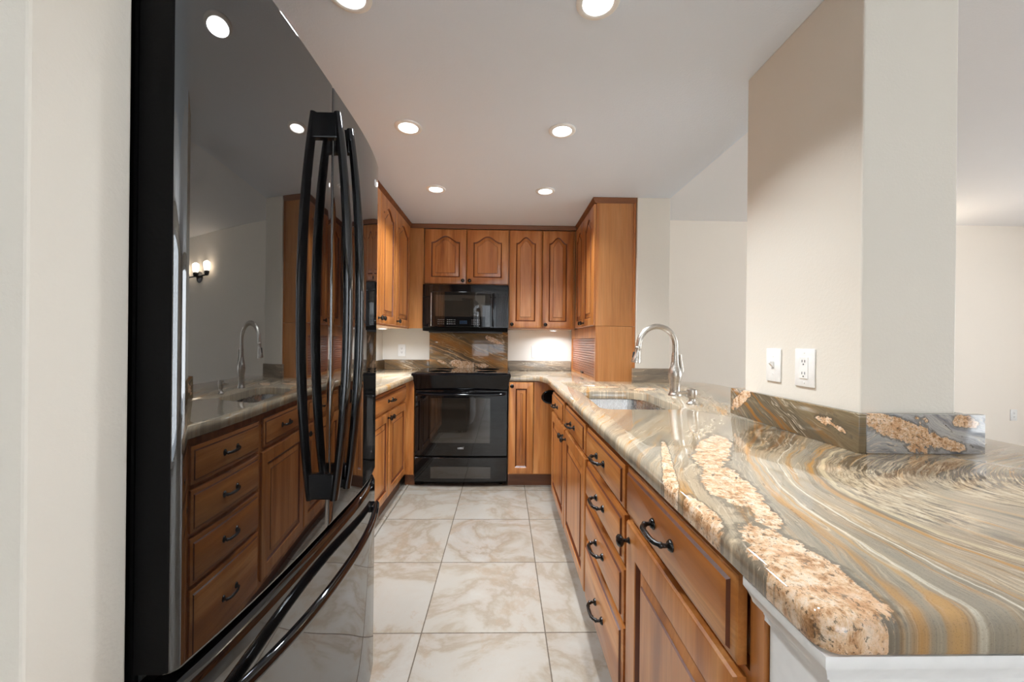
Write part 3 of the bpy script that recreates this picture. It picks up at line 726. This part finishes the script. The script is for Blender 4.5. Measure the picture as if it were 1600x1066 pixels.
d1 = obj('door', fridge_slab(YN, .9005, .768, 1.782, .014, .004), [M['fridge'], M['black_soft']], fr, 50)
d2 = obj('door', fridge_slab(.9055, YFAR, .768, 1.782, .004, .014), [M['fridge'], M['black_soft']], fr, 50)
d3 = obj('freezer_drawer', fridge_slab(YN, YFAR, .09, .752, .014, .014, topr=.022, band=.708), [M['fridge'], M['black_soft'], M['fridge_handle']], fr, 50)
obj('base_grille', box(-.52, -.47, YN+.01, YFAR-.01, .01, .082), M['black_soft'], fr)
def fhandle(par, y, zt, zb_, xe, xm):
    b = bmesh.new(); n = 28; pts = []; rad = []
    for k in range(n+1):
        t = k/n*2-1; pts.append((xm+(xe-xm)*abs(t)**2.2, y, zb_+(zt-zb_)*k/n)); rad.append(.0105+.003*(1-t*t))
    tube(pts, rad, 14, b, flat=.8, up=(0, 1, 0)); h_ = obj('handle', b, M['fridge_handle'], par, 50)
    for z in (zt-.03, zb_+.03): obj('mount', box(-.41, xe+.002, y-.009, y+.009, z-.028, z+.028, .003), M['fridge_handle'], h_)
fhandle(d1, .868, 1.70, .845, -.372, -.345)
fhandle(d2, .938, 1.70, .845, -.372, -.345)
b = bmesh.new(); pts = []; n = 30; y0, y1 = .555, 1.27
for k in range(n+1):
    t = k/n*2-1; pts.append((-.362-.046*abs(t)**2.3, y0+(y1-y0)*k/n, .665))
tube(pts, .0125, 14, b, flat=.8, up=(0, 0, 1)); h_ = obj('handle', b, M['fridge_handle'], d3, 50)
for y in (y0+.02, y1-.02): obj('mount', box(-.455, -.405, y-.02, y+.02, .655, .677, .003), M['fridge_handle'], h_)
obj('badge', lathe([(.011, 0), (.011, .0015), (.008, .0025), (0, .0025)], 24, axis='-x'), M['mark'], d2, 30, (fx(1.25)-.0005, 1.25, 1.70)).rotation_euler[2] = R(180)
for y in (YN+.05, YFAR-.05): obj('foot', lathe([(.02, 0), (.02, .03)], 12, center=(-.56, y, 0)), M['black_soft'], fr)
obj('hinge_cover', box(-.60, -.44, YN+.012, YN+.07, 1.766, 1.80, .005), M['black_soft'], fr)
obj('hinge_cover', box(-.60, -.44, YFAR-.07, YFAR-.012, 1.766, 1.80, .005), M['black_soft'], fr)
# ------------------------------------------------------------------ sink, faucet, dispenser
def basin():
    bm = bmesh.new(); zt = ZT-TH-.001
    big = rounded([(.417, 1.637), (.798, 1.637), (.808, 2.233), (.437, 2.233)], [.05, .09, .12, .07], 7)
    rows = []
    for d, z in ((-.014, zt), (0.0, zt), (.003, zt-.006), (.006, zt-.15), (.018, zt-.185), (.05, zt-.20)):
        rows.append([bm.verts.new((q.x, q.y, z)) for q in offset(big, d)])
    n = len(big)
    for a, c_ in zip(rows, rows[1:]):
        for k in range(n): bm.faces.new((a[k], a[(k+1) % n], c_[(k+1) % n], c_[k]))
    bm.faces.new(rows[-1])
    return bm
sk = thing('sink', 'stainless steel undermount sink bowl set into the granite', 'sink', (0, 0, 0))
bs = obj('bowl', basin(), M['steel'], sk, 40)
obj('drain', lathe([(.045, 0), (.045, .003), (.035, .004), (.03, -.0), (0, -.002)], 28, center=(.62, 1.93, ZT-TH-.199)), M['chrome'], sk, 30)
fa = thing('faucet', 'brushed nickel gooseneck pull-down faucet standing behind the sink', 'faucet', (.930, 2.085, ZT), 0)
obj('base', lathe([(.034, 0), (.034, .006), (.030, .012), (.027, .025), (.0265, .05), (.030, .078), (.0355, .100), (.036, .118), (.031, .140), (.023, .160), (.019, .185), (.018, .22), (.0155, .235)], 28), M['nickel'], fa, 40)
rr = .099; pts = [(0, 0, .20), (0, 0, .255)]
for k in range(0, 17): a = R(k*10.6); pts.append((-rr+rr*math.cos(a), 0, .272+rr*math.sin(a)*1.02))
pts += [(-2*rr-.006, 0, .245)]
obj('gooseneck', tube(pts, .0150, 18), M['nickel'], fa, 50)
hd = obj('spray_head', lathe([(.0155, .0), (.0175, -.004), (.0175, -.010), (.0155, -.014), (.0165, -.03), (.022, -.06), (.0255, -.078), (.0255, -.086), (.021, -.088), (0, -.088)], 24), M['nickel'], fa, 40, (-2*rr-.004, 0, .262))
hd.rotation_euler[1] = R(8)
obj('spray_button', box(-.024, -.014, -.006, .006, -.062, -.030, .003), M['dark_slot'], hd)
hl = bmesh.new(); tube(curve_pts([(.014, -.010, .105), (.030, -.012, .135), (.026, -.010, .185), (.022, -.008, .222)], 6), [.013]*4+[.012]*4+[.009]*5+[.0075]*3+[.0085]*2+[.0095], 14, hl)
obj('lever', hl, M['nickel'], fa, 50)
tube_l = tube(curve_pts([(-.022, -.006, .10), (-.024, -.008, .15), (-.018, -.006, .178)], 5), [.006]*6+[.0055]*3+[.007, .007], 10)
obj('hose_guide', tube_l, M['nickel'], fa, 50)
sd = thing('soap_dispenser', 'brushed nickel soap dispenser pump beside the sink faucet', 'soap dispenser', (.882, 1.795, ZT), 0); sd.scale = (1.15, 1.15, 1.08)
obj('base', lathe([(.0215, 0), (.0215, .004), (.016, .008), (.0125, .016), (.0125, .024), (.0175, .028), (.0185, .036), (.0195, .052), (.0175, .062), (.010, .066), (0, .067)], 24), M['nickel'], sd, 35)
obj('spout', tube([(-.008, 0, .050), (-.035, 0, .050), (-.066, 0, .0485)], [.0068, .0058, .0052], 10), M['nickel'], sd, 50)
# ------------------------------------------------------------------ wall plates
def duplex(parent, decor):
    if decor:
        obj('receptacle', box(-.0165, .0165, -.008, -.004, -.034, .034, .001), M['white'], parent)
    b = bmesh.new()
    for zc in (.019, -.019):
        if not decor: lathe([(.0155, .004), (.0155, .0065), (0, .0065)], 20, b, (0, 0, zc), '-y')
    if not decor: obj('receptacle', b, M['white'], parent)
    yy = -.0085 if decor else -.007
    for zc in (.017, -.021):
        b = bmesh.new()
        for sx in (-.0065, .0045): box(sx, sx+.0022, yy, yy+.001, zc, zc+.008, bm=b)
        box(-.002, .002, yy, yy+.001, zc-.008, zc-.004, bm=b)
        obj('socket', b, M['dark_slot'], parent)
def plate(name, label, cat, loc, rz, kind='duplex', w=.072, h=.116):
    t_ = thing(name, label, cat, loc, rz)
    obj('plate', box(-w/2, w/2, -.0055, -.0002, -h/2, h/2, .0024), M['white'], t_, 40)
    if kind == 'toggle':
        obj('toggle', prism([(-.004, -.010), (-.006, .010), (-.019, .013), (-.020, .007), (-.005, -.010)], -.0045, .0045, 'x'), M['white'], t_)
        obj('slot', box(-.006, .006, -.0062, -.005, -.013, .013), plain('ivory_slot', srgb(190, 188, 184), .5), t_)
        sc_z = .030
    else:
        duplex(t_, kind == 'decor'); sc_z = .047 if kind == 'decor' else 0
    for s_ in ((-1, 1) if sc_z else (1,)):
        obj('screw', lathe([(.0028, 0), (.0022, .0012), (0, .0014)], 10, center=(0, -.0055, s_*sc_z), axis='-y'), M['white'], t_)
plate('light_switch', 'white toggle switch plate on the column facing the sink', 'switch', (.955, 1.349, 1.125), R(-90), 'toggle')
plate('electrical_outlet', 'white double outlet on the column beside the switch', 'outlet', (.955, 1.207, 1.125), R(-90), 'decor', .080, .120)
plate('electrical_outlet', 'white outlet on back wall between left cabinets and range', 'outlet', (-.994, YB, 1.098), 0)
plate('electrical_outlet', 'white outlet on back wall right of the range', 'outlet', (.312, YB, 1.095), 0)
plate('electrical_outlet', 'white outlet low on the far dining room wall', 'outlet', (5.27, YF, .49), 0)
# ------------------------------------------------------------------ lamps
place = {(0, 0): 'nearest the camera above the refrigerator side', (1, 0): 'nearest the camera above the sink counter side',
         (0, 1): 'middle row, left one between refrigerator and sink', (1, 1): 'middle row, right one toward the sink',
         (0, 2): 'farthest row, left one near the range', (1, 2): 'farthest row, right one near the tall cabinet'}
def can_mesh():
    return lathe([(.078, 0), (.078, -.004), (.072, -.007), (.060, -.006), (.057, -.002), (.054, .018), (.050, .0)], 36)
LSC = .82
for i, x in enumerate((-.476, .277)):
    for j, y in enumerate((1.18, 1.907, 2.68)):
        t_ = thing('recessed_light', 'round white recessed ceiling light, ' + place[(i, j)], 'ceiling light', (x, y, ZK), 0, 'recessed kitchen ceiling lights')
        obj('trim_ring', lathe([(.066, -.0002), (.066, -.004), (.062, -.007), (.050, -.008), (.0465, -.006), (.0455, -.0005)], 36), M['white'], t_, 40)
        obj('lens', lathe([(.045, -.0008), (.043, -.003), (.03, -.0042), (0, -.0046)], 30), M['lamp'], t_, 40)
        area('lamp_glow', (0, 0, -.012), (0, 0, 0), .10, .10, LAMP, (.87, .945, 1), t_, 'DISK', 118)
def puck(loc, label, power):
    t_ = thing('puck_light', label, 'light', loc, 0, 'under-cabinet puck lights')
    obj('housing', lathe([(.036, 0), (.036, -.010), (.031, -.013), (.030, -.010)], 28), M['white'], t_, 40)
    obj('lens', lathe([(.029, -.0102), (.02, -.0125), (0, -.013)], 24), M['puck'], t_, 40)
    area('lamp_glow', (0, 0, -.016), (0, 0, 0),   .05, .05, power, (.80, .89, 1), t_, 'DISK', 160)
puck((-.98, 3.17, ZU0-.0165), 'small lit puck light under the left wall cabinet', 9)
puck((.46, 3.585, ZU0-.0065), 'small lit puck light under the tall cabinet right of the microwave', 3.6)
# dining wall sconce, seen mirrored in the refrigerator door
sc_ = thing('wall_sconce', 'bronze three-light wall sconce on the dining room wall', 'wall lamp', (3.75, YF, 1.93), 0); sc_.scale = (1.5, 1.2, 1.15)
obj('back_plate', lathe([(.06, 0), (.06, .012), (.04, .02), (0, .022)], 28, axis='-y'), M['bronze'], sc_, 40)
obj('arm', tube([(0, -.015, 0), (0, -.08, 0)], .010, 10), M['bronze'], sc_)
obj('bar', tube([(-.25, -.085, 0), (.25, -.085, 0)], .009, 10), M['bronze'], sc_)
for x in (-.22, 0, .22):
    cp = obj('cup', lathe([(.012, -.02), (.035, 0), (.04, .02), (.034, .03)], 20, center=(x, -.085, .01)), M['bronze'], sc_, 40)
    obj('shade', lathe([(.030, .035), (.045, .06), (.052, .10), (.050, .125), (.02, .14), (0, .142)], 24, center=(x, -.085, 0)), M['bulb'], cp, 50)
